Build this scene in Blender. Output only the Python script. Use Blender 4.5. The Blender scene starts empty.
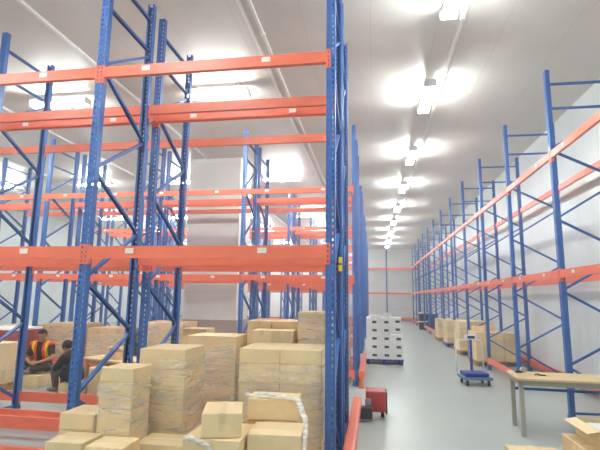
import bpy, bmesh, math, random
from mathutils import Vector, Matrix, Euler
random.seed(7)
D = bpy.data
scene = bpy.context.scene
COL = scene.collection
PI = math.pi

# ------------------------------------------------------------------ materials
def lin(r, g, b):
    f = lambda c: (c / 255 / 12.92) if c <= 10 else ((c / 255 + .055) / 1.055) ** 2.4
    return (f(r), f(g), f(b), 1)

def mat(name, rgb, rough=.5, metal=0., var=0., noise=0., nscale=8., bump=0., bscale=40., spec=.5):
    m = D.materials.new(name); m.use_nodes = True
    nt = m.node_tree; N = nt.nodes; L = nt.links
    b = N['Principled BSDF']
    b.inputs['Roughness'].default_value = rough
    b.inputs['Metallic'].default_value = metal
    b.inputs['Specular IOR Level'].default_value = spec
    base = N.new('ShaderNodeRGB'); base.outputs[0].default_value = lin(*rgb)
    col = base.outputs[0]
    tc = N.new('ShaderNodeTexCoord')
    if noise:
        n = N.new('ShaderNodeTexNoise'); n.inputs['Scale'].default_value = nscale; n.inputs['Detail'].default_value = 4
        L.new(tc.outputs['Object'], n.inputs['Vector'])
        mr = N.new('ShaderNodeMapRange'); mr.inputs[1].default_value = .3; mr.inputs[2].default_value = .7
        mr.inputs[3].default_value = 1 - noise; mr.inputs[4].default_value = 1 + noise
        L.new(n.outputs['Fac'], mr.inputs[0])
        hs = N.new('ShaderNodeHueSaturation'); L.new(col, hs.inputs['Color']); L.new(mr.outputs[0], hs.inputs['Value'])
        col = hs.outputs[0]
    if var:
        oi = N.new('ShaderNodeObjectInfo')
        mr = N.new('ShaderNodeMapRange'); mr.inputs[3].default_value = 1 - var; mr.inputs[4].default_value = 1 + var
        L.new(oi.outputs['Random'], mr.inputs[0])
        hs = N.new('ShaderNodeHueSaturation'); L.new(col, hs.inputs['Color']); L.new(mr.outputs[0], hs.inputs['Value'])
        col = hs.outputs[0]
    L.new(col, b.inputs['Base Color'])
    if bump:
        n = N.new('ShaderNodeTexNoise'); n.inputs['Scale'].default_value = bscale
        L.new(tc.outputs['Object'], n.inputs['Vector'])
        bp = N.new('ShaderNodeBump'); bp.inputs['Strength'].default_value = bump; bp.inputs['Distance'].default_value = .01
        L.new(n.outputs['Fac'], bp.inputs['Height']); L.new(bp.outputs[0], b.inputs['Normal'])
    return m

def panel_mat(name, rgb, axis, pitch, width, dark, rough, nscale=1.5, noise=.03, spec=.5):
    """flat sheet with thin straight joints every `pitch` metres along one world axis"""
    m = mat(name, rgb, rough, noise=noise, nscale=nscale, spec=spec)
    nt = m.node_tree; N = nt.nodes; L = nt.links; b = N['Principled BSDF']
    src = b.inputs['Base Color'].links[0].from_socket
    g = N.new('ShaderNodeNewGeometry'); s = N.new('ShaderNodeSeparateXYZ'); L.new(g.outputs['Position'], s.inputs[0])
    d = N.new('ShaderNodeMath'); d.operation = 'DIVIDE'; L.new(s.outputs[axis], d.inputs[0]); d.inputs[1].default_value = pitch
    fr = N.new('ShaderNodeMath'); fr.operation = 'FRACT'; L.new(d.outputs[0], fr.inputs[0])
    lt = N.new('ShaderNodeMath'); lt.operation = 'LESS_THAN'; L.new(fr.outputs[0], lt.inputs[0]); lt.inputs[1].default_value = width / pitch
    mx = N.new('ShaderNodeMix'); mx.data_type = 'RGBA'; mx.blend_type = 'MULTIPLY'
    L.new(lt.outputs[0], mx.inputs['Factor']); L.new(src, mx.inputs['A']); mx.inputs['B'].default_value = (dark, dark, dark, 1)
    L.new(mx.outputs['Result'], b.inputs['Base Color'])
    return m

def emit_mat(name, rgb, strength):
    m = D.materials.new(name); m.use_nodes = True
    N = m.node_tree.nodes; N.remove(N['Principled BSDF'])
    e = N.new('ShaderNodeEmission'); e.inputs[0].default_value = lin(*rgb); e.inputs[1].default_value = strength
    m.node_tree.links.new(e.outputs[0], N['Material Output'].inputs[0])
    return m

def film_mat(name, lo, hi, scale):
    """clear stretch film: mostly see-through, with crease streaks whose white highlights are painted in"""
    m = D.materials.new(name); m.use_nodes = True
    nt = m.node_tree; N = nt.nodes; L = nt.links
    N.remove(N['Principled BSDF'])
    df = N.new('ShaderNodeBsdfDiffuse'); df.inputs['Color'].default_value = (.97, .96, .95, 1)  # white diffuse colour paints highlights into the crease streaks
    gl = N.new('ShaderNodeBsdfGlossy'); gl.inputs['Color'].default_value = (.95, .95, .95, 1); gl.inputs['Roughness'].default_value = .22
    b = N.new('ShaderNodeMixShader'); b.inputs[0].default_value = .18
    L.new(df.outputs[0], b.inputs[1]); L.new(gl.outputs[0], b.inputs[2])
    t = N.new('ShaderNodeBsdfTransparent'); mx = N.new('ShaderNodeMixShader')
    tc = N.new('ShaderNodeTexCoord'); mp = N.new('ShaderNodeMapping')
    mp.inputs['Scale'].default_value = (1, 1, 5); mp.inputs['Rotation'].default_value = (.2, .45, 0)
    n = N.new('ShaderNodeTexNoise'); n.inputs['Scale'].default_value = scale; n.inputs['Detail'].default_value = 5
    n.inputs['Distortion'].default_value = .8
    L.new(tc.outputs['Object'], mp.inputs[0]); L.new(mp.outputs[0], n.inputs['Vector'])
    mr = N.new('ShaderNodeMapRange'); mr.inputs[1].default_value = .42; mr.inputs[2].default_value = .75
    mr.inputs[3].default_value = lo; mr.inputs[4].default_value = hi
    L.new(n.outputs['Fac'], mr.inputs[0]); L.new(mr.outputs[0], mx.inputs[0])
    bp = N.new('ShaderNodeBump'); bp.inputs['Strength'].default_value = .3; bp.inputs['Distance'].default_value = .02
    L.new(n.outputs['Fac'], bp.inputs['Height']); L.new(bp.outputs[0], gl.inputs['Normal'])
    L.new(t.outputs[0], mx.inputs[1]); L.new(b.outputs[0], mx.inputs[2])
    L.new(mx.outputs[0], N['Material Output'].inputs[0])
    return m

BLUE = mat('blue_paint', (62, 106, 176), .38, noise=.06, nscale=6)
ORANGE = mat('orange_paint', (237, 119, 92), .36, noise=.05, nscale=5)
STICK = mat('white_sticker', (236, 236, 232), .5)
YSTICK = mat('yellow_sticker', (238, 214, 60), .5)
GALV = mat('galvanised_steel', (178, 182, 184), .35, .6)
CARD = mat('cardboard', (238, 214, 170), .75, var=.10, noise=.04, nscale=14, bump=.08)
CARD2 = mat('brown_cardboard', (222, 190, 148), .78, var=.10, noise=.05, nscale=12, bump=.08)
TAPE = mat('packing_tape', (236, 212, 170), .4)
WOOD = mat('pallet_wood', (176, 142, 98), .8, noise=.15, nscale=9)
TABLEWOOD = mat('table_wood', (222, 198, 150), .45, noise=.06, nscale=7)
FILM = film_mat('stretch_film', .10, .5, 3.6)
FILMX = film_mat('bunched_film', .35, .9, 9)
WHITECARD = mat('white_carton', (238, 240, 238), .55, var=.03)
DARKHOLE = mat('dark_opening', (62, 62, 60), .8)
BPLASTIC = mat('blue_plastic', (34, 60, 150), .45)
CONCRETE = mat('sealed_concrete', (180, 188, 183), .32, noise=.05, nscale=1.2, spec=.4)
CEIL = panel_mat('ceiling_panel', (220, 215, 207), 'X', 1.0, .012, .86, .42)
WALLY = panel_mat('white_panel_wall', (228, 233, 231), 'Y', 1.0, .014, .8, .3)
WALLX = panel_mat('white_end_panel', (246, 248, 245), 'Z', 1.0, .02, .82, .35)
PILLAR = panel_mat('white_clad_panel', (238, 238, 234), 'Z', .95, .015, .86, .45)
WAINS = mat('beige_base_panel', (190, 180, 170), .5)
TRIM = mat('white_trim', (240, 240, 236), .35)
TUBE = emit_mat('lit_tube', (248, 253, 252), 60)
HOUSE = mat('lamp_housing', (240, 242, 242), .4)
RED = mat('red_paint', (172, 64, 60), .4)
DGREY = mat('dark_grey', (58, 54, 54), .5)
BLACK = mat('black_rubber', (24, 24, 26), .6)
TEAL = mat('blue_enamel', (92, 130, 172), .4)
CHROME = mat('brushed_steel', (205, 208, 210), .25, .7)
MAROON = mat('maroon_cover', (150, 74, 76), .7, noise=.1, nscale=4)
SKIN = mat('skin', (176, 124, 96), .55)
SHIRT = mat('charcoal_shirt', (66, 60, 60), .9)
PANTS = mat('dark_trousers', (52, 48, 50), .9)
PANTS2 = mat('grey_trousers', (92, 88, 86), .9)
JACKET = mat('black_jacket', (38, 36, 38), .85)
HAIR = mat('black_hair', (26, 23, 22), .7)
SHOE = mat('grey_shoe', (140, 136, 130), .7)
LEGGREY = mat('grey_metal_leg', (172, 169, 160), .45)
PAPER = mat('white_paper', (240, 240, 238), .7)

# ------------------------------------------------------------------ mesh builder
class MB:
    def __init__(s): s.v = []; s.f = []
    def box(s, x0, x1, y0, y1, z0, z1):
        i = len(s.v)
        s.v += [(x0,y0,z0),(x1,y0,z0),(x1,y1,z0),(x0,y1,z0),(x0,y0,z1),(x1,y0,z1),(x1,y1,z1),(x0,y1,z1)]
        s.f += [tuple(i + k for k in q) for q in ((0,3,2,1),(4,5,6,7),(0,1,5,4),(1,2,6,5),(2,3,7,6),(3,0,4,7))]
        return s
    def obox(s, M, hx, hy, hz):
        i = len(s.v)
        for dz in (-hz, hz):
            for dx, dy in ((-hx,-hy),(hx,-hy),(hx,hy),(-hx,hy)):
                s.v.append(tuple(M @ Vector((dx, dy, dz))))
        s.f += [tuple(i + k for k in q) for q in ((0,3,2,1),(4,5,6,7),(0,1,5,4),(1,2,6,5),(2,3,7,6),(3,0,4,7))]
        return s
    def bar(s, a, b, w, t, up=(1, 0, 0)):
        a, b = Vector(a), Vector(b); d = (b - a); ln = d.length; d.normalize()
        u = Vector(up); u = (u - d * u.dot(d)).normalized(); n = d.cross(u)
        M = Matrix((u, n, d)).transposed().to_4x4(); M.translation = (a + b) / 2
        return s.obox(M, w / 2, t / 2, ln / 2)
    def tube(s, pts, r, n=10, cap=True):
        pts = [Vector(p) for p in pts]; rings = []
        for k, p in enumerate(pts):
            d = (pts[min(k + 1, len(pts) - 1)] - pts[max(k - 1, 0)]).normalized()
            u = d.orthogonal().normalized() if k == 0 else (pu - d * pu.dot(d)).normalized()
            pu = u; w = d.cross(u); i = len(s.v); rr = r[k] if isinstance(r, (list, tuple)) else r
            for j in range(n):
                a = 2 * PI * j / n; s.v.append(tuple(p + (u * math.cos(a) + w * math.sin(a)) * rr))
            rings.append(i)
        for a, b in zip(rings, rings[1:]):
            for j in range(n): s.f.append((a + j, a + (j + 1) % n, b + (j + 1) % n, b + j))
        if cap:
            s.f.append(tuple(rings[0] + j for j in reversed(range(n)))); s.f.append(tuple(rings[-1] + j for j in range(n)))
        return s
    def mesh(s, name, m, bevel=0, smooth=False):
        me = D.meshes.new(name); me.from_pydata(s.v, [], s.f); me.update()
        if bevel:
            bm = bmesh.new(); bm.from_mesh(me)
            bmesh.ops.bevel(bm, geom=bm.edges[:], offset=bevel, segments=2, affect='EDGES', profile=.6)
            bm.to_mesh(me); bm.free()
        if smooth:
            for p in me.polygons: p.use_smooth = True
        if m: me.materials.append(m)
        return me

def link(name, me, parent=None, loc=(0, 0, 0), rot=(0, 0, 0)):
    o = D.objects.new(name, me); COL.objects.link(o)
    o.location = loc; o.rotation_euler = rot
    if parent: o.parent = parent
    return o
LABELS = {}
def tag(o, label, cat, group=None, kind=None):
    n = len(label.replace(',', ' ').split())
    if not 4 <= n <= 16: print('LABEL LENGTH', n, label)
    LABELS.setdefault(label, []).append(o.name)
    o['label'] = label; o['category'] = cat
    if group: o['group'] = group
    if kind: o['kind'] = kind
    return o
def thing(name, label, cat, loc=(0, 0, 0), rz=0, group=None):
    o = link(name, None, None, loc, (0, 0, rz)); o.empty_display_size = .1
    return tag(o, label, cat, group)
def struct(name, me, loc=(0, 0, 0)):
    o = link(name, me, None, loc); o['kind'] = 'structure'; return o
def copy_thing(src, loc, rz=None, label=None):
    c = src.copy(); COL.objects.link(c); c.location = loc
    if rz is not None: c.rotation_euler = (0, 0, rz)
    if label: tag(c, label, c['category'])
    for ch in src.children:
        d = ch.copy(); COL.objects.link(d); d.parent = c
        for g in ch.children:
            e = g.copy(); COL.objects.link(e); e.parent = d
    return c

# ------------------------------------------------------------------ measured layout
CAM_H = 1.7738
X0, BAY = -.3885, 2.5
DEP, GAP = .9746, .3247
Y1 = 4.256
ZU0, ZU1 = 4.09, 4.21
ZL0, ZL1 = 2.14, 2.262
ZF0, ZF1 = .165, .307
ROOM = dict(x0=-17.5, x1=4.2, y0=-3.2, y1=38.6, z=5.87)

# ------------------------------------------------------------------ room shell
def slab(name, x0, x1, y0, y1, z0, z1, m): return struct(name, MB().box(x0, x1, y0, y1, z0, z1).mesh(name, m))
R = ROOM
slab('floor', R['x0'] - .2, R['x1'] + .2, R['y0'] - .2, R['y1'] + .2, -.2, 0, CONCRETE)
slab('ceiling', R['x0'] - .2, R['x1'] + .2, R['y0'] - .2, R['y1'] + .2, R['z'], R['z'] + .2, CEIL)
slab('wall_right', R['x1'], R['x1'] + .2, R['y0'] - .2, R['y1'] + .2, 0, R['z'], WALLY)
slab('wall_left', R['x0'] - .2, R['x0'], R['y0'] - .2, R['y1'] + .2, 0, R['z'], WALLY)
slab('wall_back', R['x0'], R['x1'], R['y1'], R['y1'] + .2, 0, R['z'], WALLX)
slab('wall_front', R['x0'], R['x1'], R['y0'] - .2, R['y0'], 0, R['z'], WALLX)
slab('baseboard_right', R['x1'] - .03, R['x1'], R['y0'], R['y1'], 0, .14, GALV)
slab('baseboard_back', R['x0'], R['x1'] - .03, R['y1'] - .03, R['y1'], 0, .14, GALV)
# clad pillar in the second rack aisle
pl = slab('wall_pillar', -5.42, -3.83, 12.68, 13.85, 0, R['z'], PILLAR)
wb = MB().box(-5.45, -3.80, 12.65, 13.88, 0, 1.12)
struct('baseboard_pillar', wb.mesh('wainscot', WAINS))
# long conduits under the ceiling
for k, xs in enumerate(((-1.81, -1.66), (-4.86,), (-8.06,), (-11.17,), (1.34,), (-14.2,))):
    b = MB()
    for x in xs:
        b.box(x - .022, x + .022, R['y0'], R['y1'], R['z'] - .045, R['z'])
        for j in range(14): b.box(x - .035, x + .035, 1.0 + 2.7 * j, 1.05 + 2.7 * j, R['z'] - .05, R['z'])
    struct('trim_%d' % (k + 1), b.mesh('conduit', TRIM))

# ------------------------------------------------------------------ ceiling lamps
LAMPZ = 5.66
def lamp_meshes():
    h = MB().box(-.62, .62, -.085, .085, .03, .11)
    h.box(-.64, -.61, -.11, .11, -.04, .09).box(.61, .64, -.11, .11, -.04, .09)
    t = MB().tube([(-.60, 0, 0), (.60, 0, 0)], .022, 10)
    r = MB().box(-.01, .01, -.012, .012, .11, .21)
    return h.mesh('housing', HOUSE), t.mesh('tube', TUBE, smooth=True), r.mesh('hanger', HOUSE)
LM = lamp_meshes()
def lamp(x, y, rz, label, group):
    o = thing('ceiling_lamp', label, 'ceiling lamp', (x, y, LAMPZ), rz, group)
    link('lamp_housing', LM[0], o); [link('hanger', LM[2], o, (dx, 0, 0)) for dx in (-.41, .41)]
    for dy in (-.075, .075): link('light_tube', LM[1], o, (0, dy, -.015))
    return o
ORD = ['nearest', 'second', 'third', 'fourth', 'fifth', 'sixth', 'seventh', 'eighth', 'ninth', 'tenth']
ay = [5.45, 8.75, 12.5, 16.2, 19.95, 23.6, 27.3, 31.0, 34.6]
for k, y in enumerate(ay):
    lamp(1.08, y, PI / 2, '%s lit tube lamp of the row over the open aisle' % ORD[k], 'tube lamps over the aisle')
lamp(1.08, 1.9, PI / 2, 'unseen tube lamp added overhead to light the start of the aisle', 'tube lamps over the aisle')  # unseen lamp, added to light things near the camera
LY = [(1.6, 'unseen, added to light the nearest rack'), (8.05, 'over the first rack aisle'), (14.5, 'over the second rack aisle'), (21.4, 'over the third rack aisle'), (25.9, 'over the fourth rack aisle'), (32.0, 'over the fifth rack aisle'), (36.0, 'as added light for the end wall')]  # first and last rows are added to brighten near rack and end wall
LX = [-2.95, -6.35, -9.75, -13.2]
CO = ['first', 'second', 'third', 'fourth']
for y, w in LY:
    for k, x in enumerate(LX):
        lamp(x, y, 0, '%s lit tube lamp from the open aisle, hung %s' % (CO[k], w), 'tube lamps between the racks')

# ------------------------------------------------------------------ pallet racks
HT = 5.63
def post_mesh():
    """C-shaped perforated upright, open towards +Y"""
    b = MB(); t = .004; hw = .045; d0, d1 = -.035, .035
    pitch, hh, hwid = .06, .028, .013
    cols = (-.022, .022)
    xs = [(-hw, cols[0] - hwid / 2), (cols[0] + hwid / 2, cols[1] - hwid / 2), (cols[1] + hwid / 2, hw)]
    for x0, x1 in xs: b.box(x0, x1, d0, d0 + t, 0, HT)
    n = int((HT - .1) / pitch)
    for c in cols:
        z = 0
        for k in range(n):
            z1 = .08 + k * pitch
            b.box(c - hwid / 2, c + hwid / 2, d0, d0 + t, z, z1); z = z1 + hh
        b.box(c - hwid / 2, c + hwid / 2, d0, d0 + t, z, HT)
    for s in (-1, 1):
        b.box(min(s * hw, s * (hw - t)), max(s * hw, s * (hw - t)), d0 + t, d1, 0, HT)
        b.box(min(s * (hw - t), s * (hw - .022)), max(s * (hw - t), s * (hw - .022)), d1 - t, d1, 0, HT)
    return b.mesh('post', BLUE)
POST = post_mesh()
FOOT = MB().box(-.07, .07, -.07, .06, 0, .008).box(-.05, .05, -.045, -.037, .008, .09).mesh('foot_plate', BLUE)
Z_F = [.80, 1.95, 3.10, 4.25]
Z_R = [1.37, 2.54, 3.72]
def brace(z0, z1, off):
    """from the front post (y=0) at z0 to the rear post (y=DEP) at z1"""
    a, b = Vector((0, .036, z0)), Vector((0, DEP - .036, z1))
    m = MB().bar(a, b, .044, .006)
    d = (b - a).normalized(); n = d.cross(Vector((1, 0, 0)))
    for s in (-1, 1):
        m.bar(a + Vector((s * .02, 0, 0)) + n * .014, b + Vector((s * .02, 0, 0)) + n * .014, .004, .028)
    return m.mesh('brace', BLUE)
BR = [brace(Z_F[0] - .03, .24, 0)]
for i in range(3):
    BR.append(brace(Z_F[i] + .03, Z_R[i] - .03, 0)); BR.append(brace(Z_F[i + 1] - .03, Z_R[i] + .03, 0))
BR.append(brace(Z_F[3] + .05, 4.88, 0))
HZ = [brace(z, z, 0) for z in (.12, 4.97, 5.40)]
BL = BAY - .094
def beam_mesh(z0, z1):
    b = MB().box(-BL / 2, BL / 2, -.022, .022, z0, z1).box(-BL / 2, BL / 2, -.027, -.022, z0, z0 + (z1 - z0) * .58)
    return b.mesh('beam', ORANGE)
BEAMS = {'u': (beam_mesh(ZU0, ZU1), ZU0, ZU1), 'l': (beam_mesh(ZL0, ZL1), ZL0, ZL1), 'f': (beam_mesh(ZF0, ZF1), ZF0, ZF1)}
def conn_mesh():
    b = MB(); h = .2
    b.box(-.021, -.007, 0, .005, -h / 2, h / 2).box(.007, .021, 0, .005, -h / 2, h / 2)
    z = -h / 2
    for k in range(4):
        z1 = -h / 2 + .018 + k * .046; b.box(-.007, .007, 0, .005, z, z1); z = z1 + .026
    b.box(-.007, .007, 0, .005, z, h / 2)
    b.box(.021, .026, 0, .05, -h / 2, h / 2)
    return b.mesh('end_connector', ORANGE)
CONN = conn_mesh()
STK = MB().box(-.045, .045, -.0295, -.0265, -.026, .026).mesh('label_sticker', STICK)

def rack(label, loc, rz, xs, levels, conn=True, stick=True, sagx=0):
    """xs: local x of the frames, left to right; levels(i, side) -> string of beam levels in bay i"""
    root = thing('pallet_rack', label, 'pallet rack', loc, rz, 'blue and orange pallet racks')
    for x in xs:
        fr = link('upright_frame', HZ[0], root, (x, 0, 0))
        link('post', POST, fr); link('post', POST, fr, (0, DEP, 0), (0, 0, PI))
        link('foot_plate', FOOT, fr); link('foot_plate', FOOT, fr, (0, DEP, 0), (0, 0, PI))
        for h in HZ[1:]: link('horizontal_brace', h, fr)
        for b in BR: link('diagonal_brace', b, fr)
    for i in range(len(xs) - 1):
        c = (xs[i] + xs[i + 1]) / 2
        for side in (0, 1):
            for k in levels(i, side):
                me, z0, z1 = BEAMS[k]
                bm_ = link('load_beam', me, root, (c, -.015 if side == 0 else DEP + .015, 0), (0, 0, 0 if side == 0 else PI))
                zc = (z0 + z1) / 2 - .02
                if conn:
                    link('end_connector', CONN, bm_, (-BL / 2 - .024, -.0265, zc)); 
                    link('end_connector', CONN, bm_, (BL / 2 + .024, -.0265, zc), (0, 0, 0)).scale = (-1, 1, 1)
                if stick and k != 'f' and side == 0:
                    for sx in (-.72, .6): link('label_sticker', STK, bm_, (sx + random.uniform(-.04, .04), 0, (z0 + z1) / 2 + .012))
    return root
P = DEP * 2 + GAP + 3.39
rows = []
yy = Y1
ALL = lambda i, s: 'ulf'
rack('nearest blue and orange pallet rack on the left, its beams facing the camera', (X0, Y1, 0), 0, [-5, -2.5, 0], ALL)
rack('blue and orange pallet rack back to back behind the nearest one', (X0, Y1 + DEP + GAP, 0), 0, [-7.5, -5, -2.5, 0], ALL)
PAIRS = ['second', 'third', 'fourth', 'fifth', 'sixth']
for k in range(5):
    yf = 9.9 + k * 5.68
    n = 5
    xs = [-BAY * j for j in range(n)][::-1]
    rack('front blue and orange rack of the %s back-to-back pair along the aisle' % PAIRS[k], (X0, yf, 0), 0, xs, ALL, conn=k < 1, stick=k < 2)
    rack('rear blue and orange rack of the %s back-to-back pair along the aisle' % PAIRS[k], (X0, yf + DEP + GAP, 0), 0, xs, ALL, conn=False, stick=k < 1)
# right-hand run along the wall
XF, YR, BRR = 2.9426, 7.816, 2.5055
nR = 12
xsR = [BRR * (1 - j) for j in range(nR + 1)][::-1]          # local x ; world Y = YR - x
def levR(i, side):
    j = nR - 1 - i                                         # bay j: between frame j-1 (near) and j (far)
    if side == 0 and (j in (0, 1) or 3 <= j <= 6 or j == 9): return 'ul'
    return 'ulf'
rack('long blue and orange pallet rack along the white wall on the right', (XF, YR, 0), -PI / 2, xsR, levR, conn=True, stick=True)
rack('distant blue and orange pallet rack across the far end of the aisle', (1.08, 37.0, 0), 0, [-5, -2.5, 0, 2.5], ALL, conn=False, stick=False)
# yellow tags on the rear post of the nearest rack's aisle end
for z, w in ((2.20, 'upper'), (2.11, 'lower')):
    fr_ = [o for o in D.objects if o.name.startswith('upright_frame') and o.parent and 'nearest blue' in o.parent['label']][-1]
    yt = link('yellow_tag', MB().box(.006, .046, DEP - .042, DEP - .038, z - .035, z + .035).mesh('yellow_tag', YSTICK), fr_)
    yt['label'] = 'yellow tag'
# orange floor guard rails at the rack ends
def guard(label, y0, y1, x):
    o = thing('guard_rail', label, 'guard rail', (x, y0, 0), 0, 'orange floor guard rails')
    L = y1 - y0
    link('rail', MB().box(-.06, .06, 0, L, .19, .34).mesh('rail', ORANGE, bevel=.025), o)
    for y in (.05, L / 2, L - .05): link('post', MB().box(-.035, .035, y - .04, y + .04, .008, .19).box(-.06, .06, y - .08, y + .08, 0, .008).mesh('post', ORANGE), o)
guard('orange floor guard rail along the aisle end of the nearest racks', 3.7, 7.15, -.25)
guard('orange floor guard rail beside the pallet of white cartons', 9.6, 12.7, -.25)

# ------------------------------------------------------------------ cartons and loads
CM = {}
def carton_mesh(w, d, h, m):
    key = (round(w, 3), round(d, 3), round(h, 3), m.name)
    if key not in CM:
        b = MB().box(-w / 2, w / 2, -d / 2, d / 2, 0, h)
        me = b.mesh('carton', m, bevel=.006)
        t = .0016
        tp = MB()
        if w >= d: tp.box(-w / 2 - t, w / 2 + t, -.024, .024, h - .0005, h + t).box(-w / 2 - t, -w / 2 + .0005, -.024, .024, h - .07, h).box(w / 2 - .0005, w / 2 + t, -.024, .024, h - .07, h)
        else: tp.box(-.024, .024, -d / 2 - t, d / 2 + t, h - .0005, h + t).box(-.024, .024, -d / 2 - t, -d / 2 + .0005, h - .07, h).box(-.024, .024, d / 2 - .0005, d / 2 + t, h - .07, h)
        CM[key] = (me, tp.mesh('tape', TAPE))
    return CM[key]
def carton(x, y, z, w, d, h, label, rz=0, m=None, group=None, tape=True, name='cardboard_box'):
    me, tp = carton_mesh(w, d, h, m or CARD)
    o = tag(link(name, me, None, (x, y, z), (0, 0, rz)), label, 'box', group)
    if tape: link('tape', tp, o)
    return o
NTH = ['top', 'second', 'third', 'fourth', 'fifth', 'sixth', 'seventh']
def colname(i, n):
    if n == 1: return ''
    if n == 2: return ('left', 'right')[i]
    if n == 3: return ('left', 'middle', 'right')[i]
    return ('outer left', 'inner left', 'inner right', 'outer right')[i]
def stack(desc, x0, x1, y0, y1, z0, heights, nx, ny, m=None, tape=True, adj='tan', jit=.004, gap=.003, group=None, skip=None):
    """heights listed from the top layer down; only boxes with an open face towards the room's aisle side are built"""
    w = (x1 - x0) / nx; d = (y1 - y0) / ny
    tot = sum(heights); z = z0 + tot
    for li, h in enumerate(heights):
        z -= h
        for ix in range(nx):
            for iy in range(ny):
                if not (li == 0 or iy == 0 or ix == nx - 1): continue
                if skip and skip(li, ix, iy): continue
                row = '' if ny == 1 else ('front' if iy == 0 else ('back' if ny == 2 else ('second row', 'third row')[iy - 1]))
                wh = ' '.join(t for t in (row, colname(ix, nx)) if t)
                lab = '%s box, %s layer%s, of %s' % (adj, NTH[li], (' ' + wh) if wh else '', desc)
                carton(x0 + w * (ix + .5) + random.uniform(-jit, jit) * .3, y0 + d * (iy + .5) + random.uniform(-jit, jit) * .3, z,
                       w - gap, d - gap, h - .0015, lab, 0, m, group or 'boxes of ' + desc, tape)
PAL = {}
def pallet_mesh(w, d):
    k = (round(w, 2), round(d, 2))
    if k not in PAL:
        dk = MB(); n = 7; bw = w / n * .8
        for i in range(n):
            x = -w / 2 + bw / 2 + (w - bw) * i / (n - 1); dk.box(x - bw / 2, x + bw / 2, -d / 2, d / 2, .115, .138)
        for y in (-d / 2 + .05, 0, d / 2 - .05): dk.box(-w / 2, w / 2, y - .045, y + .045, .098, .115)
        bl = [MB().box(x - .045, x + .045, -d / 2, d / 2, 0, .098) for x in (-w / 2 + .06, 0, w / 2 - .06)]; sk = None
        PAL[k] = (dk, bl, sk)
    return PAL[k]
def pallet(x0, x1, y0, y1, z, label, m=None, grp='wooden pallets'):
    w, d = x1 - x0, y1 - y0
    dk, bl, sk = pallet_mesh(w, d); m = m or WOOD
    o = thing('pallet', label, 'pallet', ((x0 + x1) / 2, (y0 + y1) / 2, z), 0, grp)
    link('deck', dk.mesh('deck', m), o); [link('stringer', q.mesh('stringer', m), o) for q in bl]
def wrap(desc, x0, x1, y0, y1, z0, z1, off=.008, m=None):
    """stretch film pulled round four sides of a stack, slightly uneven"""
    x0 -= off; x1 += off; y0 -= off; y1 += off
    per = [(x0, y0), (x1, y0), (x1, y1), (x0, y1)]
    vs, fs = [], []; n = 8; nz = 10; rnd = random.Random(sum(map(ord, desc)))
    ring = []
    for a in range(4):
        p, q = per[a], per[(a + 1) % 4]
        for k in range(n): ring.append((p[0] + (q[0] - p[0]) * k / n, p[1] + (q[1] - p[1]) * k / n, a, k))
    cx, cy = (x0 + x1) / 2, (y0 + y1) / 2
    for j in range(nz + 1):
        z = z0 + (z1 - z0) * j / nz
        for (x, y, a, k) in ring:
            e = rnd.uniform(0, .006)
            nx_, ny_ = (0, -1, 0, 1)[1] * 0, 0
            if a == 0: y -= e
            elif a == 1: x += e
            elif a == 2: y += e
            else: x -= e
            vs.append((x - cx, y - cy, z - z0))
    M = len(ring)
    for j in range(nz):
        for k in range(M):
            fs.append((j * M + k, j * M + (k + 1) % M, (j + 1) * M + (k + 1) % M, (j + 1) * M + k))
    me = D.meshes.new('film'); me.from_pydata(vs, [], fs); me.update(); me.materials.append(m or FILM)
    for p in me.polygons: p.use_smooth = True
    o = link('stretch_wrap', me, None, (cx, cy, z0))
    tag(o, 'clear plastic stretch film wrapped round ' + desc, 'plastic wrap', 'stretch film on loads')
    return o

# --- nearest loads, in front of and inside the first rack bay
PZ = ZF1 + .003
def base(x0, x1, y0, y1, desc, z=0):
    pallet(x0, x1, y0, y1, z, 'wooden pallet under ' + desc)
dA = 'the narrow wrapped stack beside the blue post'
# A : narrow stack in front of the beams, B : broad stack between them
stack(dA, -2.385, -2.07, 3.86, 4.195, .139, [.115, .225, .225, .11, .225, .101], 1, 1)
dB = 'the broad wrapped stack left of centre'
base(-2.56, -1.56, 4.29, 5.19, dB)
stack(dB, -2.26, -1.79, 4.31, 4.82, .139, [.19, .19, .19, .185, .185, .185], 1, 1)
wrap(dA, -2.385, -2.07, 3.86, 4.195, .15, 1.02)
wrap(dB, -2.26, -1.79, 4.31, 4.82, .15, 1.17)
# A2/A3: low pile in front of the post
dL = 'the low pile in the bottom left corner'
pallet(-2.80, -1.58, 3.50, 4.2, 0, 'wooden pallet under the low pile at lower left')
stack(dL, -2.74, -2.41, 3.86, 4.2, .139, [.135, .1, .185, .185], 1, 1)
for k, (xx, zt) in enumerate(((-2.47, .60), (-2.12, .585))):
    carton(xx, 3.70, zt - .2, .32, .29, .2, 'tan box standing %s at the front of the low lower-left pile' % ('left', 'right')[k])
    carton(xx, 3.70, .142, .32, .29, zt - .345, 'tan box under the %s front box of the low lower-left pile' % ('left', 'right')[k])
for k, z in enumerate((.139, .336)):
    carton(-1.81, 4.03, z, .42, .32, .195, 'tan box %s, right of the narrow wrapped stack by the blue post' % ('lying underneath', 'lying on top')[k])
# lower floor cartons right of the low pile, seen below the wrapped stacks
# E : two loose boxes near the camera
pallet(-1.42, -.48, 3.22, 4.10, 0, 'wooden pallet under the front group of boxes')
carton(-1.125, 3.49, .785, .285, .38, .165, 'single small box on top of the front group, lower centre', .26)
carton(-1.14, 3.50, .46, .42, .46, .32, 'wide box carrying the single small box, lower centre')
carton(-1.14, 3.50, .14, .42, .46, .318, 'bottom box beneath the wide box at lower centre')
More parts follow.
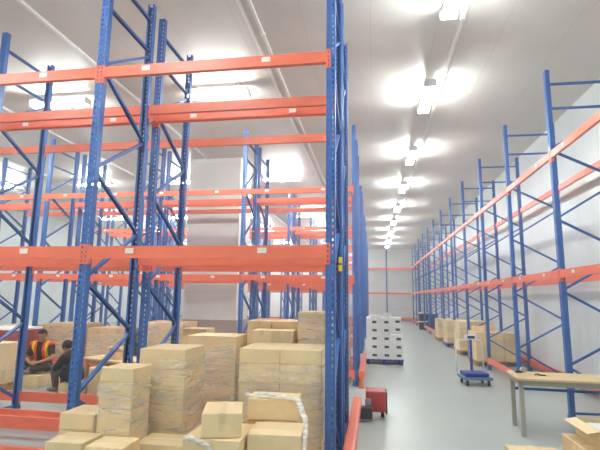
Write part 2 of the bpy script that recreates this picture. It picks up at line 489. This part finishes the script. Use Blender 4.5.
# F : wrapped pair
dF = 'the half-unwrapped stack by the aisle post'
carton(-.725, 3.57, .625, .385, .35, .175, 'second box from the front top of ' + dF, .06)
carton(-.815, 3.915, .80, .41, .28, .165, 'upper box at the back of ' + dF, .06)
carton(-.725, 3.57, .385, .385, .35, .238, 'second lowest box of ' + dF)
carton(-.725, 3.57, .14, .385, .35, .243, 'lowest box at the front of ' + dF)
carton(-.815, 3.915, .47, .41, .28, .328, 'box under the upper one at the back of ' + dF)
carton(-.815, 3.915, .14, .41, .28, .328, 'lowest box at the back of ' + dF)
def film_rope(name, pts, r, label):
    b = MB(); rnd = random.Random(3)
    P2 = []
    for a, c in zip(pts, pts[1:]):
        for k in range(6): P2.append(Vector(a).lerp(Vector(c), k / 6) + Vector((rnd.uniform(-1, 1), rnd.uniform(-1, 1), rnd.uniform(-1, 1))) * .006)
    P2.append(Vector(pts[-1]))
    b.tube(P2, [r * rnd.uniform(.6, 1.25) for _ in P2], 8)
    o = link(name, b.mesh(name, FILMX, smooth=True)); tag(o, label, 'plastic wrap', 'stretch film on loads'); return o
film_rope('stretch_wrap', [(-1.03, 3.80, .985), (-.80, 3.78, .99), (-.60, 3.77, .97), (-.515, 3.60, .84), (-.505, 3.40, .66), (-.51, 3.385, .30)], .022, 'bunched clear film hanging over the front stack by the aisle post')
film_rope('stretch_wrap', [(-1.32, 3.25, .80), (-1.24, 3.25, .775), (-1.15, 3.255, .74), (-1.10, 3.255, .55)], .018, 'bunched clear film hanging over the wide box at lower centre')
# D : wide wrapped load right of centre
dD = 'the wide wrapped load left of the aisle post'
base(-1.46, -.47, 4.29, 5.19, 'the wide wrapped load left of the aisle post')
stack(dD, -1.26, -.475, 4.33, 4.95, .139, [.135, .18, .21, .21, .21, .21], 2, 2)
wrap(dD, -1.26, -.475, 4.33, 4.95, .15, 1.16)
# second rack (row 2): C, G
Y2 = Y1 + DEP + GAP
dC = 'the wrapped stack in the second rack, centre left'
base(-2.60, -1.62, Y2 + .04, Y2 + DEP - .04, 'the wrapped stack in the second rack')
stack(dC, -2.32, -1.68, 5.62, 6.12, .139, [.11, .2, .27, .29, .28], 1, 1)
carton(-2.44, 6.32, .139, .34, .34, 1.19, 'tall box at the back left of the second rack centre stack')
wrap(dC, -2.32, -1.68, 5.62, 6.12, .15, 1.15)
dG = 'the mixed pile behind the wide wrapped load'
base(-1.58, -.50, Y2 + .04, Y2 + DEP - .04, dG)
stack(dG, -1.50, -.98, 5.66, 5.98, .139, [.17, .25, .27, .27, .27], 2, 1)
carton(-1.50, 6.22, .139, .32, .36, .83, 'large lower box at the back left of the mixed pile')
carton(-1.50, 6.22, .971, .32, .36, .49, 'large upper box at the back left of the mixed pile')
carton(-1.14, 6.22, .139, .36, .36, .83, 'large lower box at the back middle of the mixed pile')
carton(-1.14, 6.22, .971, .36, .36, .49, 'large upper box at the back middle of the mixed pile')
dG3 = 'the tall wrapped stack right behind the aisle post'
stack(dG3, -.93, -.47, 5.75, 6.35, .139, [.13, .2, .28, .28, .285, .285], 1, 1)
wrap(dG3, -.93, -.47, 5.75, 6.35, .15, 1.57)

# --- loads in the second pair of racks
Y3 = 9.9
def load(desc, x0, x1, top, nx, nl, m=None, film=True, z=0, y0=Y3 + .04, y1=Y3 + .92, ny=1, pl=True):
    if pl: pallet(x0, x1, y0, y1, z, 'wooden pallet under ' + desc)
    h = (top - z - .139) / nl
    stack(desc, x0 + .02, x1 - .02, y0 + .02, y1 - .02, z + .139, [h] * nl, nx, ny, m, tape=False, adj='brown')
    if film: wrap(desc, x0 + .02, x1 - .02, y0 + .02, y1 - .02, z + .15, top - .06)
load('the wrapped load at far left behind the seated pair', -9.15, -8.1, 1.02, 3, 3, CARD2)
load('the wrapped load behind the man in the vest', -7.72, -6.68, 1.10, 3, 3, CARD2)
load('the wrapped load behind the person in black', -6.58, -5.52, 1.02, 3, 3, CARD2)
load('the wrapped load behind the open carton', -5.25, -4.2, 1.18, 3, 4, CARD2)
load('the wrapped load below the white pillar', -4.05, -3.05, .92, 3, 3, CARD2)
load('the wrapped load seen behind the mixed pile', -2.70, -1.75, 1.28, 3, 4, CARD2)
load('the wrapped load behind the aisle post', -1.55, -.50, 1.45, 3, 4, CARD2)
# things in the first rack aisle, around the seated people
load('the pile beside the maroon load', -7.27, -6.69, .865, 2, 3, CARD, False, 0, 7.76, 8.2)
mp = thing('covered_load', 'maroon covered block load with pale top at the left edge', 'load', (-7.95, 9.28, 0))
link('cover', MB().box(-.5, .5, -.38, .38, .14, 1.0).mesh('cover', MAROON, bevel=.03), mp)
link('top_sheet', MB().box(-.49, .49, -.37, .37, 1.0, 1.05).mesh('top_sheet', PAPER, bevel=.012), mp)
link('pallet', MB().box(-.5, .5, -.38, -.28, 0, .139).box(-.5, .5, -.05, .05, 0, .139).box(-.5, .5, .28, .38, 0, .139).mesh('pallet', WOOD), mp)
carton(-6.62, 8.55, 0, .56, .70, .23, 'low wide box the man in the hi-vis vest sits on', m=CARD)
carton(-5.50, 8.12, 0, .40, .42, .17, 'low box the person in black sits on', m=CARD)
stack('the short pile left of the small brown table', -5.24, -4.92, 8.0, 8.4, 0, [.22, .22], 1, 1, CARD, False)
stack('the pile behind the small brown table', -4.85, -3.9, 8.3, 8.8, 0, [.26, .24], 3, 1, CARD, False)
# small table with an open carton
def table(name, label, loc, rz, w, d, h, top_m, leg_m, t=.03, leg=.05, stretcher=None):
    o = thing(name, label, 'table', loc, rz)
    link('tabletop', MB().box(-w / 2, w / 2, -d / 2, d / 2, h - t, h).mesh('tabletop', top_m, bevel=.005), o)
    ap = MB(); i = .04
    ap.box(-w / 2 + i, w / 2 - i, -d / 2 + i, -d / 2 + i + .02, h - t - .07, h - t).box(-w / 2 + i, w / 2 - i, d / 2 - i - .02, d / 2 - i, h - t - .07, h - t)
    ap.box(-w / 2 + i, -w / 2 + i + .02, -d / 2 + i, d / 2 - i, h - t - .07, h - t).box(w / 2 - i - .02, w / 2 - i, -d / 2 + i, d / 2 - i, h - t - .07, h - t)
    link('apron', ap.mesh('apron', leg_m), o)
    for sx in (-1, 1):
        for sy in (-1, 1):
            x, y = sx * (w / 2 - i - leg / 2), sy * (d / 2 - i - leg / 2)
            link('leg', MB().box(x - leg / 2, x + leg / 2, y - leg / 2, y + leg / 2, 0, h - t).mesh('leg', leg_m), o)
    if stretcher:
        b = MB(); y = d / 2 - i - leg / 2; b.box(-w / 2 + .09, w / 2 - .09, y - .015, y + .015, stretcher, stretcher + .035)
        link('stretcher', b.mesh('stretcher', BLUE), o)
    return o
table('work_table', 'small brown wooden table behind the blue posts', (-4.37, 7.59, 0), -.42, 1.15, .62, .70, CARD2, WOOD)
oc = thing('open_carton', 'small open cardboard carton with raised flaps on the brown table', 'box', (-4.33, 7.5, .70), .1)
link('body', MB().box(-.11, .11, -.09, -.085, 0, .13).box(-.11, .11, .085, .09, 0, .13).box(-.11, -.105, -.085, .085, 0, .13).box(.105, .11, -.085, .085, 0, .13).box(-.105, .105, -.085, .085, 0, .005).mesh('body', CARD2), oc)
for s in (-1, 1):
    link('flap', MB().bar((s * .11, 0, .13), (s * .165, 0, .20), .17, .004, (0, 1, 0)).mesh('flap', CARD2), oc)
    link('flap', MB().bar((0, s * .09, .13), (0, s * .14, .19), .2, .004, (1, 0, 0)).mesh('flap', CARD2), oc)

# --- white cartons on the blue pallet
pallet(-.22, .80, 13.1, 14.1, 0, 'blue plastic pallet under the white cartons', BPLASTIC, 'blue pallets')
def hole_mesh(w, h):
    b = MB(); b.box(-.06, .06, -.004, 0, -.035, .03); return b.mesh('hand_hole', DARKHOLE)
HH = hole_mesh(.3, .2)
STW = MB().box(-.04, .04, -.003, 0, -.03, .03).mesh('white_label', PAPER)
wh, ww = .222, .327
LAY = ['first', 'second', 'third', 'fourth', 'fifth']
for ix, iy, n_up in ((0, 0, 5), (1, 0, 5), (2, 0, 3), (2, 1, 5)):
    for li in range(n_up):
        lab = 'white carton, %s layer from the floor, %s column, on the blue pallet' % (LAY[li], ('left', 'middle', 'right front' if iy == 0 else 'right back')[ix])
        dp = .96 if ix < 2 else .48
        x, y, z = -.20 + ww * (ix + .5), 13.12 + dp * (iy + .5), .139 + wh * li
        me, tp = carton_mesh(ww - .004, dp - .004, wh - .002, WHITECARD)
        o = tag(link('white_carton', me, None, (x, y, z)), lab, 'box', 'white cartons on the blue pallet')
        link('hand_hole', HH, o, (0.06, -dp / 2 + .002, wh * .5)); link('paper_label', STW, o, (-.08, -dp / 2 + .002, wh * .62))
for lab, x, y, w, d, h in (('white foam slab lying on top of the white cartons, left', .04, 13.3, .30, .25, .07), ('small white box on top of the white cartons, right', .38, 13.33, .16, .2, .13)):
    o = tag(link('foam_slab' if 'foam' in lab else 'white_box', MB().box(-w / 2, w / 2, -d / 2, d / 2, 0, h).mesh('slab', PAPER, bevel=.01), None, (x, y, .139 + wh * 5), (0, 0, .15)), lab, 'box')

# --- loads in the right-hand rack
RN = ['nearest', 'second', 'third', 'fourth']
for k in range(4):
    y0 = 13.42 + 2.505 * k; dsc = 'the %s load along the right wall' % RN[k]
    pallet(2.74, 3.88, y0, y0 + 1.1, 0, 'pallet under ' + dsc, (WOOD, WOOD, BPLASTIC, WOOD)[k])
    nl = (4, 5, 4, 4)[k]; top = (.90, 1.08, 1.0, .95)[k]
    h = (top - .139) / nl
    def lft(li, ix, iy): return False
    w = 1.10 / 3; d = 1.06 / 3
    for li in range(nl):
        for ix in range(3):
            for iy in range(3):
                if not (li == 0 or ix == 0 or iy == 0): continue
                lab = 'tan box, %s layer, %s row, %s, of %s' % (NTH[li], ('front', 'second', 'third')[iy], ('aisle side', 'centre', 'wall side')[ix], dsc)
                carton(2.76 + w * (ix + .5), y0 + .02 + d * (iy + .5), .139 + (nl - 1 - li) * h, w - .012, d - .012, h - .004, lab, 0, CARD, 'boxes of ' + dsc, False)
for k, x in enumerate((2.96, 3.26)):
    carton(x, 14.1, .902, .28, .34, .13, 'loose %s box on top of the nearest load along the right wall' % ('left', 'right')[k], 0, CARD, None, False)
# far dark tubs and crates
for k, (x, y) in enumerate(((2.84, 28.6), (3.05, 28.95))):
    for j in range(2):
        o = thing('storage_tub', 'dark tub with white lid, %s %s, at the far end of the right rack' % (('lower', 'upper')[j], ('left', 'right')[k]), 'tub', (x, y, .5 * j), 0, 'dark tubs at the far end')
        link('body', MB().tube([(0, 0, 0), (0, 0, .43)], [.15, .18], 12).mesh('body', BLACK), o)
        link('lid', MB().tube([(0, 0, .43), (0, 0, .5)], [.185, .17], 12).mesh('lid', PAPER), o)
for j in range(3):
    o = thing('plastic_crate', '%s dark blue crate stacked behind the far tubs' % ('lowest', 'middle', 'topmost')[j], 'crate', (3.55, 29.4, .3 * j), 0, 'far blue crates')
    link('body', MB().box(-.32, .32, -.22, .22, 0, .26).mesh('body', BPLASTIC, bevel=.02), o)
    link('rim', MB().box(-.335, .335, -.235, .235, .26, .298).mesh('rim', BPLASTIC), o)

# --- platform scale trolley
sc = thing('platform_scale', 'blue wheeled platform scale with upright display and tubular handle in the aisle', 'scale', (2.12, 10.6, 0), .12); sc.scale = (.88, .88, .95)
link('base_frame', MB().box(-.33, .33, -.30, .30, .13, .19).mesh('base_frame', TEAL, bevel=.012), sc)
link('weighing_pan', MB().box(-.27, .25, -.24, .24, .19, .215).box(-.28, .26, -.25, .25, .215, .27).mesh('weighing_pan', BPLASTIC, bevel=.012), sc)
for sx in (-.25, .25):
    for sy in (-.22, .22):
        w_ = link('wheel', MB().tube([(sx - .018, sy, .06), (sx + .018, sy, .06)], .06, 16).mesh('wheel', BLACK), sc)
        link('caster_fork', MB().box(sx - .03, sx - .024, sy - .02, sy + .02, .05, .13).box(sx + .024, sx + .03, sy - .02, sy + .02, .05, .13).mesh('caster_fork', GALV), w_)
link('pole', MB().tube([(.02, .26, .19), (.02, .26, .97)], .032, 12).box(-.04, .08, .22, .30, .19, .23).mesh('pole', BPLASTIC), sc)
hd = link('display_head', MB().box(-.12, .16, .20, .30, .96, 1.07).mesh('display_head', HOUSE, bevel=.015), sc)
link('screen', MB().box(-.07, .11, .196, .2, .985, 1.045).mesh('screen', DGREY), hd)
hp = [(-.32, .30, .16), (-.34, .30, .55)] + [(-.34 + .12 * (1 - math.cos(a)), .30, .85 + .10 * math.sin(a)) for a in [PI / 2 * k / 5 for k in range(6)]]
link('handle', MB().tube(hp + [(.10, .30, .95), (.22, .30, .95)] + [(.22 + .10 * math.sin(a), .30, .85 + .10 * math.cos(a)) for a in [PI / 2 * k / 5 for k in range(6)]] + [(.32, .30, .16)], .017, 10).mesh('handle', HOUSE, smooth=True), sc)

# --- long table at right
rzT = math.atan2(-.07, .9976)
fl = Vector((1.88, 6.74)); uu = Vector((.9976, -.07)); vv = Vector((.07, .9976))
c_ = fl + uu * .825 + vv * .34
tb = table('work_table', 'long pale wood topped table on grey legs at right', (c_.x, c_.y, 0), rzT, 1.65, .68, .75, TABLEWOOD, LEGGREY, .03, .055, .50)
def ontable(a, b): p = fl + uu * a + vv * b; return (p.x, p.y, .7505)
o = thing('tape_dispenser', 'dark hand tape dispenser lying at the table corner', 'tool', ontable(.16, .52), .4)
link('body', MB().box(-.07, .07, -.02, .02, 0, .03).mesh('body', DGREY, bevel=.006), o)
link('tape_roll', MB().tube([(.05, -.022, .04), (.05, .022, .04)], .04, 14).mesh('tape_roll', CHROME), o)
o = thing('box_cutter', 'black handled cutter lying on the pale table', 'tool', ontable(.42, .30), -.5)
link('handle', MB().box(-.08, .02, -.013, .013, 0, .018).mesh('handle', BLACK, bevel=.004), o)
link('blade', MB().box(.02, .07, -.008, .008, .006, .009).mesh('blade', CHROME), o)
tag(link('marker_pen', MB().tube([(-.06, 0, .01), (.06, 0, .01)], .01, 10).mesh('marker_pen', DGREY), None, ontable(.34, .36), (0, 0, .9)), 'thin dark marker pen on the pale table', 'pen')

# --- cartons at the lower right corner
stack('the pile in the lower right corner', 1.17, 1.70, 2.92, 3.30, 0, [.31, .32, .32], 1, 1, CARD, True)
oc = thing('open_carton', 'open cardboard carton with white paper inside at lower right corner', 'box', (1.45, 3.11, .952), 0)
link('body', MB().box(-.2, .25, -.17, -.165, 0, .10).box(-.2, .25, .165, .17, 0, .10).box(-.2, -.195, -.165, .165, 0, .10).box(.245, .25, -.165, .165, 0, .10).box(-.195, .245, -.165, .165, 0, .006).mesh('body', CARD), oc)
link('paper_liner', MB().box(-.16, .22, -.13, .13, .01, .085).mesh('paper_liner', PAPER, bevel=.02), oc)
link('flap', MB().bar((-.2, 0, .10), (-.27, 0, .085), .33, .004, (0, 1, 0)).mesh('flap', CARD), oc)
link('flap', MB().bar((.02, -.17, .10), (.02, -.25, .07), .43, .004, (1, 0, 0)).mesh('flap', CARD), oc)
stack('the low pile left of the lower right corner', .82, 1.13, 2.9, 3.3, 0, [.29, .285, .285], 1, 1, CARD, True)

# --- red machine by the guard rail
fm = thing('floor_machine', 'small red machine with dark motor housing beside the orange guard rail', 'machine', (-.03, 7.30, 0), 0)
link('cowl', MB().box(-.10, .20, -.06, .30, .10, .40).mesh('cowl', RED, bevel=.03), fm)
link('edge_guard', MB().box(.195, .22, -.05, .29, .08, .39).mesh('edge_guard', DGREY, bevel=.008), fm)
link('motor_housing', MB().box(-.19, .0, -.24, -.065, .04, .20).mesh('motor_housing', DGREY, bevel=.02), fm)
link('link_plate', MB().box(-.11, -.02, -.10, -.05, .16, .30).mesh('link_plate', GALV), fm)
for x in (-.12, .15): link('wheel', MB().tube([(x - .025, .12, .06), (x + .025, .12, .06)], .06, 14).mesh('wheel', BLACK), fm)

# ------------------------------------------------------------------ people
def evaluated(o):
    dg = bpy.context.evaluated_depsgraph_get()
    me = D.meshes.new_from_object(o.evaluated_get(dg)); return me
def hull(a, ra, b, rb, seg=14):
    """closed tapered limb between two ellipsoids; radius: number or (rx, ry, rz)"""
    bm = bmesh.new()
    for c, r in ((a, ra), (b, rb)):
        r = r if isinstance(r, tuple) else (r, r, r)
        t = bmesh.ops.create_uvsphere(bm, u_segments=seg, v_segments=seg // 2 + 2, radius=1)
        for v in t['verts']: v.co = Vector((v.co.x * r[0], v.co.y * r[1], v.co.z * r[2])) + Vector(c)
    h = bmesh.ops.convex_hull(bm, input=bm.verts[:])
    bmesh.ops.delete(bm, geom=list({e for e in h['geom_interior'] + h['geom_unused'] if isinstance(e, bmesh.types.BMVert)}), context='VERTS')
    bmesh.ops.recalc_face_normals(bm, faces=bm.faces[:])
    me = D.meshes.new('h'); bm.to_mesh(me); bm.free(); return me
def chain(pts, rs): return [hull(p, r, q, t, 10) for p, q, r, t in zip(pts, pts[1:], rs, rs[1:])]
def fuse(meshes, voxel):
    bm = bmesh.new()
    for m in meshes: bm.from_mesh(m)
    me = D.meshes.new('f'); bm.to_mesh(me); bm.free()
    o = D.objects.new('f', me); COL.objects.link(o)
    r = o.modifiers.new('r', 'REMESH'); r.mode = 'VOXEL'; r.voxel_size = voxel; r.use_smooth_shade = True
    s = o.modifiers.new('s', 'SMOOTH'); s.iterations = 5; s.factor = .5
    bpy.context.view_layer.update()
    out = evaluated(o); D.objects.remove(o); return out
def ell(c, rx, ry, rz, M=None, seg=20):
    bm = bmesh.new(); bmesh.ops.create_uvsphere(bm, u_segments=seg, v_segments=14, radius=1)
    for v in bm.verts:
        p = Vector((v.co.x * rx, v.co.y * ry, v.co.z * rz)) + Vector(c)
        v.co = M @ p if M else p
    me = D.meshes.new('e'); bm.to_mesh(me); bm.free(); return me
def head_parts(M):
    """head local frame: face to -Y, centre of skull at origin"""
    ps = [ell((0, .012, .025), .077, .095, .095, M), ell((0, -.025, -.045), .062, .066, .07, M), ell((0, -.045, -.095), .034, .034, .028, M)]
    ps += [ell((0, -.098, -.03), .014, .022, .018, M), ell((0, -.088, -.005), .009, .018, .03, M), ell((0, -.088, .018), .05, .014, .012, M)]
    ps += [ell((s * .078, .012, -.01), .012, .022, .033, M) for s in (-1, 1)]
    ps += [ell((0, -.085, -.066), .025, .011, .008, M)]
    return ps
def hand(wrist, fwd, side, palm_n, r=.0085):
    """palm and five curled fingers; side: thumb direction"""
    w = Vector(wrist); f = Vector(fwd).normalized(); n = Vector(palm_n); n = (n - f * n.dot(f)).normalized()
    s = Vector(side); s = (s - f * s.dot(f) - n * s.dot(n)).normalized()
    ms = []
    M = Matrix((s, f, n)).transposed().to_4x4(); M.translation = w + f * .05
    ms.append(ell((0, 0, 0), .04, .052, .017, M, 14))
    for k, ln in enumerate((.068, .076, .070, .055)):
        b0 = w + f * .085 + s * (.030 - .020 * k)
        p1 = b0 + f * ln * .45 + n * .006; p2 = p1 + (f * .75 + n * .65).normalized() * ln * .33; p3 = p2 + (f * .3 + n * .95).normalized() * ln * .25
        ms += chain([w + f * .05 + s * (.022 - .015 * k), b0, p1, p2, p3], [.009, r, r, r * .92, r * .8])
    t0 = w + f * .03 + s * .03; t1 = t0 + (f * .6 + s * .8).normalized() * .035 + n * .008; t2 = t1 + (f * .9 + s * .25 + n * .3).normalized() * .028
    ms += chain([w + f * .02, t0, t1, t2], [.012, .012, .0095, .008])
    return ms
def cap_mesh(M, rx, ry, rz, zcut, face_y, zface):
    bm = bmesh.new(); bmesh.ops.create_uvsphere(bm, u_segments=28, v_segments=20, radius=1)
    for v in bm.verts: v.co = Vector((v.co.x * rx, v.co.y * ry + .014, v.co.z * rz + .028))
    dele = [f for f in bm.faces if (lambda c: c.z < (zface if c.y < face_y else zcut))(f.calc_center_median())]
    bmesh.ops.delete(bm, geom=dele, context='FACES')
    ext = bmesh.ops.solidify(bm, geom=bm.faces[:], thickness=.006)
    bm.transform(M)
    me = D.meshes.new('hair'); bm.to_mesh(me); bm.free()
    for p in me.polygons: p.use_smooth = True
    return me
def put(name, me, m, parent):
    me.materials.clear(); me.materials.append(m)
    for p in me.polygons: p.use_smooth = True
    return link(name, me, parent)
def foot_mesh(ank, toe, z0):
    a = Vector(ank); t = Vector(toe); d = (t - a); d.z = 0; d.normalize()
    side = Vector((-d.y, d.x, 0))
    M = Matrix((side, d, Vector((0, 0, 1)))).transposed().to_4x4(); M.translation = Vector((a.x, a.y, z0 + .045)) + d * .065
    return fuse([ell((0, 0, -.005), .045, .135, .04, M), ell((0, .06, -.012), .048, .075, .032, M), ell((0, -.07, .03), .042, .05, .06, M)], .009)

BONES = dict(torso=[('pelvis', 'belly'), ('belly', 'chest'), ('chest', 'neckb')], head=[('neckb', 'neck'), ('neck', 'head')])
for s_ in 'LR':
    BONES['yoke' + s_] = [('chest', 'sh' + s_)]; BONES['upper' + s_] = [('sh' + s_, 'el' + s_)]; BONES['fore' + s_] = [('el' + s_, 'wr' + s_)]
    BONES['hip' + s_] = [('pelvis', 'hip' + s_)]; BONES['thigh' + s_] = [('hip' + s_, 'kn' + s_)]; BONES['shin' + s_] = [('kn' + s_, 'an' + s_)]
def nearest_bone(p, J, RAD):
    best = (9, None, 0)
    for nm, segs in BONES.items():
        for a, b in segs:
            A, B = Vector(J[a]), Vector(J[b]); d = B - A
            t = max(0, min(1, (p - A).dot(d) / d.dot(d)))
            r = RAD[a] * (1 - t) + RAD[b] * t
            q = (p - A - d * t).length / r
            if q < best[0]: best = (q, nm[:-1] if nm[-1] in 'LR' else nm, t)
    return best[1], best[2]
def garment(base_me, J, RAD, keep, off, thick=.005):
    """a closed shell lying `off` outside the chosen part of the body surface"""
    N = [v.normal.copy() for v in base_me.vertices]; V = [v.co.copy() for v in base_me.vertices]
    faces = []; ec = {}
    for p in base_me.polygons:
        nm, t = nearest_bone(Vector(p.center), J, RAD)
        if keep(nm, t, Vector(p.center)): faces.append(tuple(p.vertices))
    for f in faces:
        for i, j in zip(f, f[1:] + f[:1]): ec[(i, j)] = 1
    used = sorted({i for f in faces for i in f}); ix = {v: k for k, v in enumerate(used)}; n = len(used)
    nb = {}
    for (i, j) in ec:
        if (j, i) not in ec: nb.setdefault(i, []).append(j); nb.setdefault(j, []).append(i)
    for _ in range(14):
        new = {i: V[i] * .4 + sum((V[j] for j in q), Vector()) / len(q) * .6 for i, q in nb.items()}
        for i, q in new.items(): V[i] = q
    vs = [V[i] + N[i] * off for i in used] + [V[i] + N[i] * (off - thick) for i in used]
    fs = [tuple(ix[i] for i in f) for f in faces] + [tuple(ix[i] + n for i in reversed(f)) for f in faces]
    fs += [(ix[j], ix[i], ix[i] + n, ix[j] + n) for (i, j) in ec if (j, i) not in ec]
    me = D.meshes.new('g'); me.from_pydata(vs, [], fs); me.update(); return me
def person(label, loc, rz, sc_, J, head_rot, outfit):
    root = thing('person', label, 'person', loc, rz); root.scale = (sc_,) * 3
    RR = dict(pelvis=(.155, .12, .11), belly=(.135, .10, .10), chest=(.15, .105, .11), neckb=(.075, .065, .05), neck=.052, head=.05)
    for q in 'LR': RR.update({'sh' + q: .062, 'el' + q: .045, 'wr' + q: .029, 'hip' + q: .092, 'kn' + q: .064, 'an' + q: .043})
    RAD = {n: (max(r) if isinstance(r, tuple) else r) for n, r in RR.items()}
    core = []
    for segs in BONES.values():
        for p, q in segs: core.append(hull(J[p], RR[p], J[q], RR[q]))
    for q in 'LR': core.append(hull(J['neckb'], .05, J['sh' + q], .058))
    HM = Matrix.Translation(Vector(J['head'])) @ Euler(head_rot).to_matrix().to_4x4()
    parts = core + head_parts(HM)
    for s in 'LR':
        parts += hand(J['wr' + s], J['hf' + s], J['hs' + s], J['hn' + s])
    put('body', fuse(parts, .0075), SKIN, root)
    for s in (-1, 1):
        put('eye', ell((s * .031, -.086, .0), .012, .008, .006, HM, 12), HAIR, root)
    put('mouth', ell((0, -.0935, -.066), .02, .004, .004, HM, 12), MAROON, root)
    outfit(root, J, HM, fuse(core, .011), RAD)
    return root
# person 1: cross-legged, orange and yellow vest
J1 = dict(pelvis=(0, 0, .12), belly=(0, -.03, .27), chest=(0, -.08, .44), neckb=(0, -.10, .555), neck=(0.0, -.12, .61), head=(.015, -.155, .715),
          shL=(.18, -.09, .51), elL=(.27, -.17, .27), wrL=(.10, -.36, .21), shR=(-.18, -.09, .51), elR=(-.27, -.15, .25), wrR=(-.05, -.37, .20),
          hipL=(.10, -.02, .10), knL=(.28, -.30, .13), anL=(-.02, -.42, .07), hipR=(-.10, -.02, .10), knR=(-.30, -.30, .13), anR=(.02, -.33, .055),
          hfL=(-.8, -.5, -.1), hsL=(0, -.3, 1), hnL=(-.3, .7, 0), hfR=(.8, -.4, -.1), hsR=(0, -.3, 1), hnR=(.3, .7, 0))
VEST = D.materials.new('hi_vis_vest'); VEST.use_nodes = True
def vest_nodes():
    nt = VEST.node_tree; N = nt.nodes; L = nt.links; b = N['Principled BSDF']; b.inputs['Roughness'].default_value = .7
    tc = N.new('ShaderNodeTexCoord'); s = N.new('ShaderNodeSeparateXYZ'); L.new(tc.outputs['Object'], s.inputs[0])
    a = N.new('ShaderNodeMath'); a.operation = 'ABSOLUTE'; L.new(s.outputs[0], a.inputs[0])
    c = N.new('ShaderNodeMath'); c.operation = 'COMPARE'; L.new(a.outputs[0], c.inputs[0]); c.inputs[1].default_value = .135; c.inputs[2].default_value = .028
    mx = N.new('ShaderNodeMix'); mx.data_type = 'RGBA'; L.new(c.outputs[0], mx.inputs['Factor'])
    mx.inputs['A'].default_value = lin(250, 88, 48); mx.inputs['B'].default_value = lin(250, 226, 40)
    L.new(mx.outputs['Result'], b.inputs['Base Color'])
vest_nodes()
def outfit1(root, J, HM, base_me, RAD):
    top_z = J['neckb'][2] + .015
    put('shirt', garment(base_me, J, RAD, lambda n, t, c: n in ('torso', 'yoke') or (n == 'upper' and t < .72) or (n == 'hip' and c.z > .16), .012), SHIRT, root)
    put('trousers', garment(base_me, J, RAD, lambda n, t, c: (n in ('hip', 'thigh') or (n == 'shin' and t < .93) or (n == 'torso' and c.z < .16)), .014), PANTS, root)
    for s, t in (('L', (-.22, -.42, .02)), ('R', (.24, -.36, .02))):
        put('shoe', foot_mesh(J['an' + s], t, .0), SHOE, root)
    def kv(n, t, c):
        if n == 'upper': return t < .02
        if n == 'yoke': return not (c.y < -.06 and abs(c.x) < .055)
        return n in ('torso', 'hip') and c.z > .09 and not (c.y < -.06 and abs(c.x) < .05) and not (n == 'hip' and c.y < -.12)
    v = put('safety_vest', garment(base_me, J, RAD, kv, .026), VEST, root); v['label'] = 'orange vest with yellow stripes'
    put('hair', cap_mesh(HM, .083, .101, .092, -.03, .0, .055), HAIR, root)
person('man in orange and yellow hi-vis vest sitting cross-legged on a low box', (-6.66, 8.72, .232), .10, 1.01, J1, (.28, 0, .12), outfit1)

# person 2: seen from the side and back, leaning on the knees
J2 = dict(pelvis=(0, 0, .12), belly=(0, -.05, .27), chest=(0, -.13, .42), neckb=(0, -.19, .52), neck=(0, -.215, .56), head=(0, -.27, .655),
          shL=(.18, -.15, .48), elL=(.20, -.30, .27), wrL=(.08, -.46, .22), shR=(-.18, -.15, .48), elR=(-.20, -.30, .27), wrR=(-.08, -.46, .22),
          hipL=(.10, -.02, .10), knL=(.15, -.40, .27), anL=(.13, -.34, -.12), hipR=(-.10, -.02, .10), knR=(-.14, -.42, .25), anR=(-.13, -.40, -.12),
          hfL=(-.5, -.8, -.1), hsL=(-.2, 0, 1), hnL=(-.7, .4, 0), hfR=(.5, -.8, -.1), hsR=(.2, 0, 1), hnR=(.7, .4, 0))
def outfit2(root, J, HM, base_me, RAD):
    put('jacket', garment(base_me, J, RAD, lambda n, t, c: n in ('torso', 'yoke', 'upper') or (n == 'fore' and t < .93) or (n == 'hip' and c.z > .05) or (n == 'thigh' and t < .5), .024), JACKET, root)
    put('trousers', garment(base_me, J, RAD, lambda n, t, c: n in ('hip', 'thigh') or (n == 'shin' and t < .93), .014), PANTS2, root)
    for s in 'LR':
        a = J['an' + s]; put('shoe', foot_mesh(a, (a[0], a[1] - .2, 0), -.178), SHOE, root)
    put('knit_cap', cap_mesh(HM, .092, .112, .105, -.035, -.045, .025), HAIR, root)
person('person in black jacket and cap sitting on a low box, facing left', (-5.50, 8.12, .172), -PI / 2 - .10, .95, J2, (.25, 0, 0), outfit2)

# ------------------------------------------------------------------ camera, world, view
cam = D.cameras.new('camera'); co = link('camera', cam)
F = Vector((-0.15634625, 0.97513258, 0.1570742)); Rv = Vector((0.98763395, 0.15621684, 0.0132468)); U = Vector((0.01162025, -0.1572029, 0.98749796))
M = Matrix((Rv, U, -F)).transposed().to_4x4(); M.translation = (0, 0, CAM_H)
co.matrix_world = M
cam.sensor_width = 36; cam.sensor_fit = 'HORIZONTAL'; cam.lens = 457.05 / 600 * 36
cam.clip_start = .05; cam.clip_end = 200
scene.camera = co
w = D.worlds.new('world'); scene.world = w; w.use_nodes = True
w.node_tree.nodes['Background'].inputs[0].default_value = (.8, .85, .9, 1); w.node_tree.nodes['Background'].inputs[1].default_value = .3
wn = w.node_tree.nodes; vsn = wn.new('ShaderNodeVolumeScatter'); vsn.inputs['Density'].default_value = .012; vsn.inputs['Anisotropy'].default_value = .2
w.node_tree.links.new(vsn.outputs[0], wn['World Output'].inputs['Volume'])
vs_ = scene.view_settings
vs_.view_transform = 'Standard'; vs_.look = 'None'; vs_.gamma = 1; vs_.exposure = 1.52; vs_.use_curve_mapping = False
dup_ = {k: v for k, v in LABELS.items() if len(v) > 1}
if dup_: print('DUPLICATE LABELS', dup_)
print('N objects', len(D.objects))
